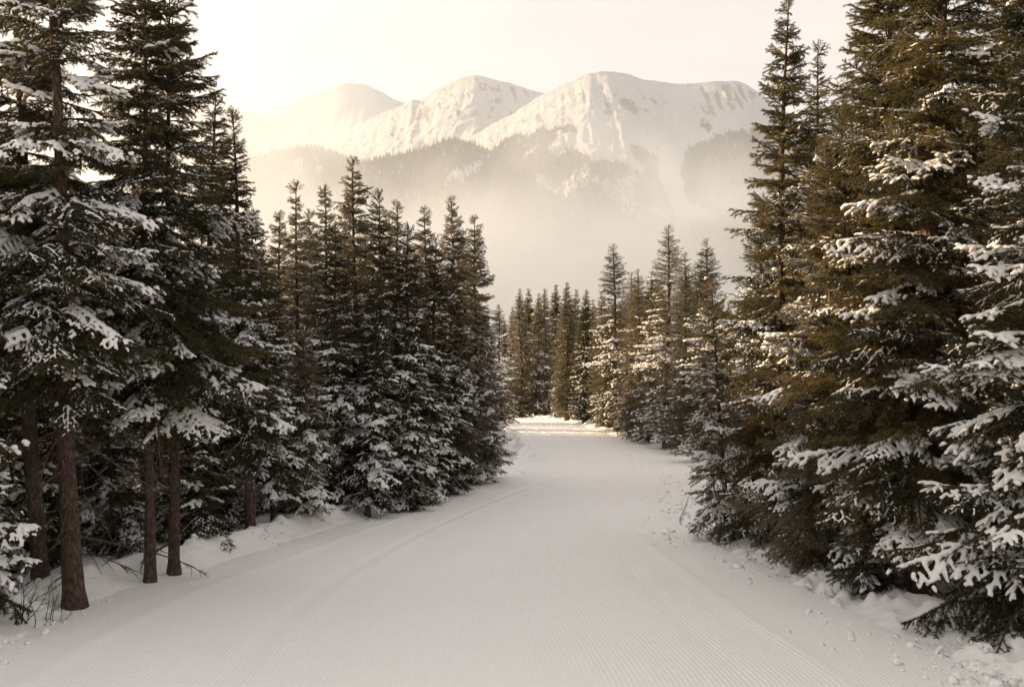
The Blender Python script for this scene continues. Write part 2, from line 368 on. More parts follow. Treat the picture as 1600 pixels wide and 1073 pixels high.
FOREST_PTS = []
def ridge(name, crest, D, Df, zf, amp, wave, forest, rock, power=0.85, nu=330, nt=150, seed=0, trees=0):
    crest = np.array(crest, float)
    u = np.linspace(crest[0, 0], crest[-1, 0], nu)
    # smooth crest through the silhouette points
    py = np.interp(u, crest[:, 0], crest[:, 1])
    k = np.hanning(9); k /= k.sum(); py = np.convolve(np.pad(py, 4, mode='edge'), k, 'valid')
    py = py + 5.0 * (fbm(u * 0.045, u * 0, seed=seed + 60, octaves=4) - 0.5)
    P = np.array([at(a, b, D) for a, b in zip(u, py)])
    t = np.linspace(0, 1, nt) ** 1.25
    tb = np.linspace(1, 0.03, 16)
    uu = (u - 800) / FPX
    Yf = D - (D - Df) * t
    X = uu[None] * Yf[:, None]; Y = np.repeat(Yf[:, None], nu, 1)
    Z = P[None, :, 2] + (zf - P[None, :, 2]) * (t ** power)[:, None]
    env = (np.clip(t / 0.35, 0, 1) ** 0.8 * np.clip((1 - t) / 0.3, 0, 1))[:, None]
    w = fbm(X / wave * 0.4, Y / wave * 0.4, seed=seed + 5, octaves=3) * 1.6
    rid = fbm(X / wave + w, Y / wave * 0.45 + w, seed=seed, octaves=7, ridged=True)
    Z = Z + amp * (rid - 0.62) * env
    Z = Z + amp * 0.13 * (fbm(X / 48 + 1.5 * w, Y / 620, seed=seed + 15, octaves=4, ridged=True) - 0.6) * np.clip(t / 0.06, 0, 1)[:, None]
    Z = Z + amp * 0.08 * (fbm(X / wave * 9, Y / wave * 9, seed=seed + 9, octaves=4) - 0.5) * np.clip(t / 0.05, 0, 1)[:, None]
    Yb = D + (tb * 0 + (1 - tb) * 2200)
    Xb = uu[None] * Yb[:, None]; Zb = P[None, :, 2] + (-440 - P[None, :, 2]) * ((1 - tb) ** 1.0)[:, None]
    Xa = np.concatenate([Xb[1:][::-1], X]); Ya = np.concatenate([np.repeat(Yb[1:][::-1, None], nu, 1), Y]); Za = np.concatenate([Zb[1:][::-1], Z])
    me = mesh_from(name, np.stack([Xa, Ya, Za], -1).reshape(-1, 3), grid_faces(*Xa.shape)[:, ::-1], M_MOUNT, smooth=True)
    qx, qy = project(Xa, Ya, Za)
    nf = fbm(Xa / 260, Ya / 260, seed=seed + 70, octaves=5)
    jx, jy = qx + 40 * (nf - 0.5), qy + 34 * (fbm(Xa / 180, Ya / 180, seed=seed + 77, octaves=4) - 0.5)
    jx = jx + 22 * (fbm(Xa / 60, Ya / 300, seed=seed + 91, octaves=4) - 0.5); jy = jy + 30 * (fbm(Xa / 38, Ya / 260, seed=seed + 95, octaves=4) - 0.5)
    fo = np.clip(forest(jx, jy, nf, Xa, Ya), 0, 1)
    for _ in range(2):
        fo = (np.roll(fo, 1, 0) + fo + np.roll(fo, -1, 0)) / 3; fo = (np.roll(fo, 1, 1) + fo + np.roll(fo, -1, 1)) / 3
    gz_ = np.gradient(Za, axis=0) / (np.abs(np.gradient(Ya, axis=0)) + 1e-6)
    gx_ = np.gradient(Za, axis=1) / (np.abs(np.gradient(Xa, axis=1)) + 1e-6)
    steep = np.sqrt(gz_ ** 2 + gx_ ** 2)
    ro = np.clip(rock(jx, jy, fbm(Xa / 26 + Ya / 160, Ya / 120, seed=seed + 88, octaves=5), steep), 0, 1); ro[:19] = 0
    ca = me.color_attributes.new('cover', 'FLOAT_COLOR', 'POINT')
    ca.data.foreach_set('color', np.stack([fo, ro, fo * 0, fo * 0 + 1], -1).astype(np.float32).ravel())
    tag(link(name, me), kind='structure')
    if trees:
        ok = np.argwhere((fo[15:-1, :-1] > 0.14 + 0.5 * np.random.default_rng(seed + 2).random(fo[15:-1, :-1].shape)) & (qx[15:-1, :-1] > 330) & (qx[15:-1, :-1] < 1260))
        if len(ok):
            r2 = np.random.default_rng(seed + 1)
            pick = ok[r2.integers(0, len(ok), trees)]; a, b = pick[:, 0] + 15, pick[:, 1]
            fa, fb = r2.random(trees), r2.random(trees)
            def L_(A): return (A[a, b] * (1 - fa) + A[a + 1, b] * fa) * (1 - fb) + (A[a, b + 1] * (1 - fa) + A[a + 1, b + 1] * fa) * fb
            FOREST_PTS.append(np.stack([L_(Xa), L_(Ya), L_(Za)], -1))

none = lambda *a: np.zeros_like(a[0])
ridge('far_mountain', [(150, 175), (240, 160), (300, 165), (340, 150), (356, 165), (376, 173), (410, 179), (440, 166), (475, 155), (500, 146), (530, 132), (547, 129), (575, 134), (598, 144), (620, 158), (660, 170), (800, 200), (1000, 230)],
      9000, 6200, 100, 140, 800, none, lambda x, y, n, s: 0.28 * sst((s - 0.7) / 0.5) + 0.25 * n, nu=260, nt=100, seed=100)
ridge('middle_mountain', [(250, 300), (380, 268), (440, 255), (500, 232), (560, 196), (610, 172), (640, 160), (648, 155), (656, 158), (672, 146), (700, 131), (722, 121), (742, 117), (765, 122), (800, 132), (840, 143), (880, 150), (1000, 170), (1150, 200)],
      7200, 4700, 120, 190, 560, lambda x, y, n, X, Y: 0.9 * sst((y - 252) / 30), lambda x, y, n, s: 0.35 * sst((s - 0.7) / 0.5) + 1.5 * (n - 0.40), seed=200)
PA = [(752, 250), (786, 226), (812, 212), (846, 206), (868, 216), (900, 230), (960, 254), (1003, 274), (1030, 262), (1042, 290), (1060, 305), (1040, 345), (720, 345), (700, 290)]
PB = [(985, 226), (1002, 232), (1020, 250), (1036, 276), (1036, 292), (1012, 282), (1004, 262)]
PC = [(1068, 262), (1090, 240), (1120, 222), (1160, 206), (1200, 200), (1290, 220), (1290, 330), (1120, 318), (1075, 300)]
PD = [(835, 205), (860, 196), (905, 196), (900, 208), (868, 212)]
PE = [(1092, 193), (1118, 190), (1114, 210), (1098, 212)]
def forest_c(x, y, n, X, Y):
    f = in_poly(x, y, PA) | in_poly(x, y, PC) | in_poly(x, y, PB) | in_poly(x, y, PD) & (n > 0.5) | in_poly(x, y, PE) & (n > 0.5)
    low = sst((y - 300) / 25) * ((x < 1040) | (x > 1115)) * 1.0
    f = np.maximum(f * 1.0, low)
    return f * (0.85 + 0.3 * n) - 0.5 * (n < 0.36)
def rock_c(x, y, n, s):
    p = np.exp(-(((x - 1140) / 40) ** 2 + ((y - 150) / 26) ** 2)) * 0.95 + np.exp(-(((x - 985) / 60) ** 2 + ((y - 165) / 18) ** 2)) * 0.45 + np.exp(-(((x - 850) / 30) ** 2 + ((y - 175) / 20) ** 2)) * 0.4
    return np.maximum(p * 1.15 * sst((n - 0.40) / 0.16), 0.25 * sst((s - 0.8) / 0.4)) + 1.2 * (n - 0.47)
ridge('main_mountain', [(560, 300), (640, 262), (700, 232), (760, 200), (800, 178), (840, 152), (868, 139), (900, 124), (920, 114), (938, 110), (958, 111), (980, 117), (1010, 125), (1050, 131), (1090, 129), (1122, 127), (1142, 125), (1165, 134), (1190, 150), (1240, 186), (1320, 236), (1500, 300)],
      5600, 3000, -330, 230, 480, forest_c, rock_c, power=0.9, nu=420, nt=190, seed=300, trees=26000)
STREAK = [(690, 292), (706, 276), (740, 258), (770, 232), (780, 236), (752, 268), (716, 288)]
CLEAR = [[(893, 398), (925, 392), (928, 406), (900, 409)], [(894, 413), (908, 411), (906, 424), (896, 426)], [(450, 250), (462, 250), (466, 268), (456, 272)], [(480, 258), (490, 250), (494, 276), (484, 272)], [(806, 265), (812, 262), (812, 282), (806, 284)]]
def forest_d(x, y, n, X, Y):
    f = np.ones_like(x)
    f[in_poly(x, y, STREAK)] = 0.0
    for c in CLEAR: f[in_poly(x, y, c)] = 0.0
    return f * (0.7 + 0.6 * n)
ridge('forested_ridge', [(150, 290), (300, 268), (385, 246), (440, 237), (492, 229), (530, 243), (565, 257), (620, 243), (660, 232), (700, 218), (735, 222), (780, 250), (830, 285), (900, 320), (1000, 345), (1100, 345), (1180, 330), (1300, 330), (1500, 320)],
      4200, 2300, -420, 170, 560, forest_d, none, power=0.95, nu=360, nt=170, seed=400, trees=34000)
# the woods on the far slopes: one mass of small spires
P = np.concatenate(FOREST_PTS); n = len(P)
hh = rng.uniform(14, 28, n); rr = hh * rng.uniform(0.13, 0.2, n); a0 = rng.uniform(0, 6.28, n)
base_v = [P + np.stack([rr * np.cos(a0 + k * 2.0944), rr * np.sin(a0 + k * 2.0944), -2 + 0 * rr], -1) for k in range(3)]
V = np.stack(base_v + [P + np.stack([0 * rr, 0 * rr, hh], -1)], 1).reshape(-1, 3)
i0 = np.arange(n)[:, None] * 4
F = np.concatenate([i0 + np.array([0, 1, 3]), i0 + np.array([1, 2, 3]), i0 + np.array([2, 0, 3])])
tag(link('distant_forest', mesh_from('distant_forest', V, F, M_NEEDLE)), 'hazy forest covering the far mountain slopes', 'forest', kind='stuff')

# ------------------------------------------------------------------ spruce boughs
def gen_bough(r, L, sp, sub_sp, dens, nl, nw, droop, wood=True, snow_thr=0.4):
    """A spray of twigs along +X. Returns (verts, tris, material index) of wood and needles, and twig data for the snow."""
    twigs = []                                    # (points, weight)
    n = max(6, int(L / 0.1)); t = np.linspace(0, 1, n)
    ph = r.uniform(0, 6.28)
    axis = np.stack([L * t * (1 - 0.05 * t), L * 0.05 * np.sin(t * 3 + ph) * t, L * (0.10 * t - droop * t ** 2 + 0.55 * droop * t ** 4)], -1)
    twigs.append((axis, 0.12, 1.0))
    def P(s): return np.array([np.interp(s, t, axis[:, k]) for k in range(3)])
    def T(s):
        d = P(min(s + 0.03, 1)) - P(max(s - 0.03, 0)); return d / (np.linalg.norm(d) + 1e-9)
    s = 0.09 + r.uniform(0, 0.05); side = r.choice([-1, 1])
    while s < 0.985:
        tt = T(s); lat = np.cross([0, 0, 1.0], tt); lat /= np.linalg.norm(lat)
        l = (L * 0.44 * (1 - s) ** 0.75 * sst(0.5 + s / 0.4) + 0.05) * r.uniform(0.65, 1.15)
        ang = R(r.uniform(42, 62))
        d = tt * math.cos(ang) + lat * side * math.sin(ang); d[2] += r.uniform(-0.30, 0.08)
        m = 5; q = np.linspace(0, 1, m)[:, None]
        br = P(s) + d * l * q + np.array([0, 0, -1.0]) * (l * r.uniform(0.05, 0.30)) * q ** 2 + tt * l * 0.15 * q ** 2
        twigs.append((br, 0.0, 0.8))
        if sub_sp and l > 0.14:
            x = 0.25; sd = 1
            while x < 0.95:
                p = np.array([np.interp(x, q[:, 0], br[:, k]) for k in range(3)])
                dd = br[-1] - br[0]; dd /= np.linalg.norm(dd)
                la = np.cross([0, 0, 1.0], dd); la /= np.linalg.norm(la) + 1e-9
                l2 = (0.42 * l * (1 - x) + 0.045) * r.uniform(0.7, 1.2)
                e = dd * 0.72 + la * sd * 0.68; e[2] += r.uniform(-0.35, 0.05)
                q2 = np.linspace(0, 1, 3)[:, None]
                twigs.append((p + e * l2 * q2 + np.array([0, 0, -0.15 * l2]) * q2 ** 2, 0.0, 0.6))
                if r.random() < 0.45:             # hanging side shoots give the spray its depth
                    e2 = dd * 0.55 + la * r.normal(0, 0.3) + np.array([0, 0, r.choice([-0.8, 0.55], p=[0.65, 0.35])])
                    twigs.append((p + e2 * l2 * 0.8 * q2, 0.0, 0.3))
                x += sub_sp / l * r.uniform(0.8, 1.2); sd = -sd
        s += sp / L * r.uniform(0.7, 1.3); side = -side
    S_ = Soup()
    if wood:
        v, f = tube(axis, np.linspace(0.016, 0.004, n) * (L / 1.5) ** 0.5 + 0.002, 4); S_.add(v, f, 1)
        for tw, _, w in twigs[1:]:
            if w > 0.7: v, f = tube(tw[::2], np.linspace(0.005, 0.002, len(tw[::2])), 3); S_.add(v, f, 1)
    C, D = [], []
    for tw, s0, w in twigs:
        seg = np.linalg.norm(np.diff(tw, axis=0), axis=1); cl_ = np.concatenate([[0], np.cumsum(seg)])
        k = max(3, int(dens * cl_[-1] * (1 - s0)))
        x = cl_[-1] * (s0 + (1 - s0) * r.random(k))
        p = np.stack([np.interp(x, cl_, tw[:, c]) for c in range(3)], -1)
        dt = tw[-1] - tw[0]; dt /= np.linalg.norm(dt) + 1e-9
        C.append(p); D.append(np.repeat(dt[None], k, 0))
    C, D = np.concatenate(C), np.concatenate(D); k = len(C)
    rd = r.normal(size=(k, 3)); rd[:, 2] = rd[:, 2] * 0.9 + 0.15
    rd -= D * (rd * D).sum(1, keepdims=True); rd /= np.linalg.norm(rd, axis=1, keepdims=True) + 1e-9
    nd = D * r.uniform(0.45, 0.95, (k, 1)) + rd; nd /= np.linalg.norm(nd, axis=1, keepdims=True)
    wv = np.cross(nd, r.normal(size=(k, 3))); wv /= np.linalg.norm(wv, axis=1, keepdims=True) + 1e-9
    ln = nl * r.uniform(0.65, 1.2, (k, 1))
    V = np.stack([C - wv * nw / 2, C + wv * nw / 2, C + nd * ln], 1).reshape(-1, 3)
    S_.add(V, np.arange(3 * k).reshape(-1, 3), 0)
    return S_, twigs

def snow_points(r, twigs, heavy, step, rad):
    """Centres and radii of the snow lying on a spray."""
    C, Rd = [], []
    off = r.uniform(0, 100)
    for i, (tw, s0, w) in enumerate(twigs):
        if w < 0.4: continue
        seg = np.linalg.norm(np.diff(tw, axis=0), axis=1); cl_ = np.concatenate([[0], np.cumsum(seg)])
        x = np.arange(0.0 if i else 0.25 * cl_[-1], cl_[-1], step)
        if len(x) == 0: continue
        p = np.stack([np.interp(x, cl_, tw[:, c]) for c in range(3)], -1)
        fq_ = 5.0 if heavy else 7.0
        keep = fbm(p[:, 0] * fq_ + off, p[:, 1] * fq_ + off, seed=3, octaves=3) + (0.015 if heavy else -0.06) + 0.10 * p[:, 0] / (np.abs(p[:, 0]).max() + 0.01) > 0.52
        if not heavy: keep &= r.random(len(x)) > 0.3
        fr = x / cl_[-1]
        rr = rad * (1.25 if i == 0 else 1.0 if w > 0.7 else 0.85) * (1.0 - 0.45 * fr ** 3) * r.uniform(0.75, 1.25, len(x)) * (1.15 if heavy else 0.85)
        C.append(p[keep] + np.stack([0 * rr, 0 * rr, rr * 0.62], -1)[keep]); Rd.append(rr[keep])
    if not C: return np.zeros((0, 3)), np.zeros(0)
    return np.concatenate(C), np.concatenate(Rd)

def ball(nlon, nlat):
    v = [(0, 0, 1.0)]
    for i in range(1, nlat):
        th = math.pi * i / nlat
        for j in range(nlon): v.append((math.sin(th) * math.cos(2 * math.pi * j / nlon), math.sin(th) * math.sin(2 * math.pi * j / nlon), math.cos(th)))
    v.append((0, 0, -1.0)); f = []
    for j in range(nlon): f.append((0, 1 + j, 1 + (j + 1) % nlon))
    for i in range(nlat - 2):
        for j in range(nlon):
            a = 1 + i * nlon + j; b = 1 + i * nlon + (j + 1) % nlon
            f += [(a, a + nlon, b + nlon), (a, b + nlon, b)]
    e = 1 + (nlat - 2) * nlon
    for j in range(nlon): f.append((e + j, len(v) - 1, e + (j + 1) % nlon))
    return np.array(v), np.array(f)

def balls(C, Rd, tmpl, squash=0.72):
    v, f = tmpl; n = len(C)
    V = (C[:, None] + v[None] * Rd[:, None, None] * np.array([1, 1, squash])[None, None]).reshape(-1, 3)
    F = (f[None] + (np.arange(n) * len(v))[:, None, None]).reshape(-1, 3)
    return V, F

def remeshed(name, V, F, voxel):
    me = mesh_from(name + '_raw', V, F, M_LOAD)
    o = bpy.data.objects.new('tmp', me); COL.objects.link(o)
    md = o.modifiers.new('r', 'REMESH'); md.mode = 'VOXEL'; md.voxel_size = voxel; md.use_smooth_shade = True
    sm = o.modifiers.new('s', 'SMOOTH'); sm.factor = 0.5; sm.iterations = 2
    dg = bpy.context.evaluated_depsgraph_get()
    out = bpy.data.meshes.new_from_object(o.evaluated_get(dg)); out.name = name
    bpy.data.objects.remove(o); bpy.data.meshes.remove(me)
    if not out.materials: out.materials.append(M_LOAD)
    return out

BALL = ball(8, 5)
PROTO = {}            # class -> list of (needle mesh, frosted needle mesh, heavy snow, light snow)
CLS = {'long': 1.75, 'mid': 1.15, 'short': 0.6}
for c, L in CLS.items():
    PROTO[c] = []
    for k in range(4):
        r = np.random.default_rng(500 + k + int(L * 100))
        sp, tw = gen_bough(r, L, 0.075, 0.06, 640 if c != 'short' else 760, 0.035, 0.0052, r.uniform(0.16, 0.38))
        me = sp.mesh('bough_' + c, [M_NEEDLE, M_BARK])
        sn = []
        for heavy in (True, False):
            Cn, Rn = snow_points(r, tw, heavy, 0.019, 0.027 if heavy else 0.019)
            sn.append(remeshed('snow_' + c, *balls(Cn, Rn, BALL), 0.0135 if heavy else 0.011) if len(Cn) else None)
        PROTO[c].append((me, sn[0], sn[1]))

def crown_layout(r, H, h0, R0, shape=0.8, gap=0.33, per=5, top=0.3, open_=0.0, droop=0.0):
    """List of (height, azimuth, pitch, length) of the boughs of one spruce."""
    out = []; h = h0; a = r.uniform(0, 6.28)
    while h < H - top:
        rel = (h - h0) / (H - h0)
        ln = R0 * ((1 - rel) ** shape * 0.88 + 0.12 * (1 - rel ** 5)) * sst(0.55 + rel * 4) + 0.12
        n = per if rel < 0.85 else max(3, per - 1)
        for j in range(n):
            if r.random() < open_: continue
            az = a + j * 6.283 / n + r.normal(0, 0.25)
            pit = R(-22 + 60 * rel ** 1.3) + r.normal(0, R(8)) - droop
            out.append((h + r.normal(0, gap * 0.28), az, pit, ln * r.uniform(0.62, 1.18)))
        a += 2.4; h += gap * (1.0 - 0.45 * sst((rel - 0.45) / 0.45)) * r.uniform(0.8, 1.2)
    for k in range(4): out.append((H - top * (0.9 - 0.2 * k), a + k * 1.9, R(60 + 6 * k), 0.36 - 0.05 * k))
    return out

TRUNKS = {}
def trunk_mesh(H, seed, r0):
    r = np.random.default_rng(seed)
    h = np.concatenate([[-0.5, -0.1, 0.05, 0.25], np.linspace(0.7, H, 14)])
    rad = r0 * np.clip(1 - h / H, 0, 1) ** 0.8 + 0.006 + r0 * 0.45 * np.exp(-np.maximum(h, 0) / 0.2) * (h < 2)
    wob = r0 * 0.35 * np.stack([np.sin(h * 0.7 + r.uniform(0, 6)), np.cos(h * 0.6 + r.uniform(0, 6)), 0 * h], -1) * np.clip(h / 2, 0, 1)[:, None]
    v, f = tube(np.stack([0 * h, 0 * h, h], -1) + wob, rad, 12)
    n = len(h); v = v.reshape(n, 12, 3); v[:, :, :2] *= (1 + 0.05 * r.normal(size=(n, 12, 1))); v = v.reshape(-1, 3)
    return mesh_from('trunk', v, f, M_BARK, smooth=True)

def dead_twig_mesh(seed, L):
    r = np.random.default_rng(seed); S_ = Soup()
    n = 7; t = np.linspace(0, 1, n)
    ax = np.stack([L * t, L * 0.1 * np.sin(3 * t + seed), -L * 0.35 * t ** 1.5], -1)
    v, f = tube(ax, np.linspace(0.011, 0.003, n), 4); S_.add(v, f)
    for k in range(9):
        s = r.uniform(0.25, 1); p = np.array([np.interp(s, t, ax[:, c]) for c in range(3)])
        d = np.array([0.7, r.choice([-1, 1]) * r.uniform(0.4, 1), r.uniform(-0.6, 0.1)]); l = L * r.uniform(0.15, 0.4) * (1.2 - s)
        q = np.linspace(0, 1, 4)[:, None]
        v, f = tube(p + d * l * q + np.array([0, 0, -0.3 * l]) * q ** 2, np.linspace(0.005, 0.0015, 4), 3); S_.add(v, f)
    return S_.mesh('dead_branch', [M_BARK])
DEAD = [dead_twig_mesh(k, 0.5 + 0.18 * k) for k in range(4)]

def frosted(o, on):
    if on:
        o.material_slots[0].link = 'OBJECT'; o.material_slots[0].material = M_SUN_TONED if on == 'olive' else M_FROST_SUN
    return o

STANDS = []          # x, y, foot z, height, height of the first boughs, reach
def near_tree(x, y, H, h0, R0, label, seed, group=None, heavy=0.35, light=0.3, frost=False, lean=(0, 0), r0=None, gap=0.29, per=6, shape=0.72, open_=0.0, droop=0.0, dead=0, name='spruce_tree'):
    r = np.random.default_rng(seed)
    z = float(ground_z(x, y))
    STANDS.append((x, y, z, H, h0, R0))
    e = link(name, None); e.location = (x, y, z); e.rotation_euler = (lean[1], lean[0], 0)
    e.empty_display_size = 0.3
    tag(e, label, 'tree', group)
    link('trunk', trunk_mesh(H, seed, r0 or 0.0108 * H), e)
    for (h, az, pit, ln) in crown_layout(r, H, h0, R0, shape, gap, per, 0.35, open_, droop):
        rel = (h - h0) / (H - h0)
        c = 'long' if ln > 1.42 else 'mid' if ln > 0.82 else 'short'
        pr = PROTO[c][r.integers(0, 4)]
        b = frosted(link('bough', pr[0], e), frost)
        b.location = (0, 0, h); b.rotation_euler = (r.normal(0, 0.18), -pit, az)
        s = ln / CLS[c]; fat = 1 + 0.3 * (ln < 0.6); b.scale = (s, s * fat * r.uniform(0.85, 1.15), s * fat)
        q = r.random()
        # less snow stays on the steep shoots of the top
        hv, lt = heavy * (1 - 0.85 * sst((rel - 0.35) / 0.4)), light * (1 + 0.5 * sst((rel - 0.3) / 0.2)) * (1 - 0.6 * sst((rel - 0.55) / 0.4))
        k = 1 if q < hv else 2 if q < hv + lt else 0
        if k and pr[k] is not None: tag(link('snow', pr[k], b), kind='stuff')
    for k in range(dead):
        b = link('dead_branch', DEAD[k % 4], e); b.location = (0, 0, r.uniform(0.08, 1.0) * h0 + 0.2); b.rotation_euler = (r.normal(0, .3), R(r.uniform(0, 30)), r.uniform(0, 6.28))
        s = r.uniform(0.8, 1.9); b.scale = (s, s, s)
    return e

# ------------------------------------------------------------------ whole-tree meshes for the trees farther back
BALL_S = ball(6, 3)
def merged_tree(seed, H, h0, R0, lod, shape=0.8, open_=0.0):
    r = np.random.default_rng(seed)
    if lod == 1: args = dict(sp=0.13, sub_sp=0.12, dens=82, nl=0.066, nw=0.012)
    else: args = dict(sp=0.22, sub_sp=0, dens=110, nl=0.105, nw=0.032)
    protos = []
    for k in range(5):
        for L in (1.6, 1.0, 0.5):
            sp, tw = gen_bough(r, L, droop=r.uniform(0.16, 0.38), wood=(lod == 1), **args)
            sn = [snow_points(r, tw[: (999 if lod == 1 else 999)], hv, 0.165 if lod == 1 else 0.24, 0.066 if lod == 1 else 0.095) for hv in (True, False)]
            protos.append((L, sp.arrays(), sn))
    C_, H_, L_ = Soup(), ([], []), ([], [])
    for (h, az, pit, ln) in crown_layout(r, H, h0, R0, shape, 0.255, 7, 0.35, open_):
        cls = 0 if ln > 1.3 else 1 if ln > 0.75 else 2
        L, (v, f, m), sn = protos[3 * r.integers(0, 5) + cls]
        s = ln / L
        M = np.array(Euler((r.normal(0, 0.18), -pit, az)).to_matrix()) * s
        o = np.array([0, 0, h])
        C_.v.append(v @ M.T + o); C_.f.append(f + C_.n); C_.m.append(m); C_.n += len(v)
        q = r.random()
        for acc, p_h, p_l in ((H_, 0.5, 0.4), (L_, 0.12, 0.38)):
            k = 0 if q < p_h else 1 if q < p_h + p_l else None
            if k is None or r.random() < 0.85 * sst(((h - h0) / (H - h0) - 0.4) / 0.4): continue
            acc[0].append(sn[k][0] @ M.T + o); acc[1].append(sn[k][1] * min(s, 1.1))
    v, f, m = C_.arrays()
    crown = mesh_from('crown', v, f, [M_NEEDLE, M_BARK], m)
    snow = [mesh_from('snow', *balls(np.concatenate(a[0]), np.concatenate(a[1]), BALL_S), M_LOAD, smooth=True) for a in (H_, L_)]
    return dict(H=H, trunk=trunk_mesh(H, seed, 0.0115 * H), crown=crown, snow=snow)

MID = [merged_tree(700 + k, 10.0, 0.2 + 0.2 * (k % 3), [1.35, 1.1, 1.55, 1.2, 1.4][k], 1, [0.62, 0.55, 0.7, 0.58, 0.66][k], [0, 0.05, 0.15, 0, 0.1][k]) for k in range(4)]
FAR = [merged_tree(800 + k, 12.0, 0.3 + 0.2 * (k % 3), [1.5, 1.25, 1.7, 1.35, 1.6][k], 2, [0.85, 0.78, 0.9, 0.8, 0.8][k]) for k in range(4)]

def far_tree(x, y, H, label, variant, group=None, frost=False, snow=0, lod=1, wide=1.0, rot=0.0):
    T = (MID if lod == 1 else FAR)[variant % 4]
    z = float(ground_z(x, y)); s = H / T['H']
    STANDS.append((x, y, z, H, 0.4, 1.3 * s * wide))
    e = link('spruce_tree', None); e.location = (x, y, z); e.scale = (s * wide, s * wide, s); e.rotation_euler = (random.gauss(0, 0.012), random.gauss(0, 0.012), rot)
    tag(e, label, 'tree', group)
    link('trunk', T['trunk'], e)
    frosted(link('crown', T['crown'], e), frost)
    if snow is not None: tag(link('snow', T['snow'][snow], e), kind='stuff')
    return e

def spec(tip, bx, by=None, D=None):
    """base point, height and lean from the tip and foot seen in the photograph"""
    if D is None: D = solve_D(bx, by)
    x = (bx - 800) / FPX * D
    z = float(ground_z(x, D)); tp = at(tip[0], tip[1], D)
    return x, D, tp.z - z, math.atan2(tp.x - x, tp.z - z)

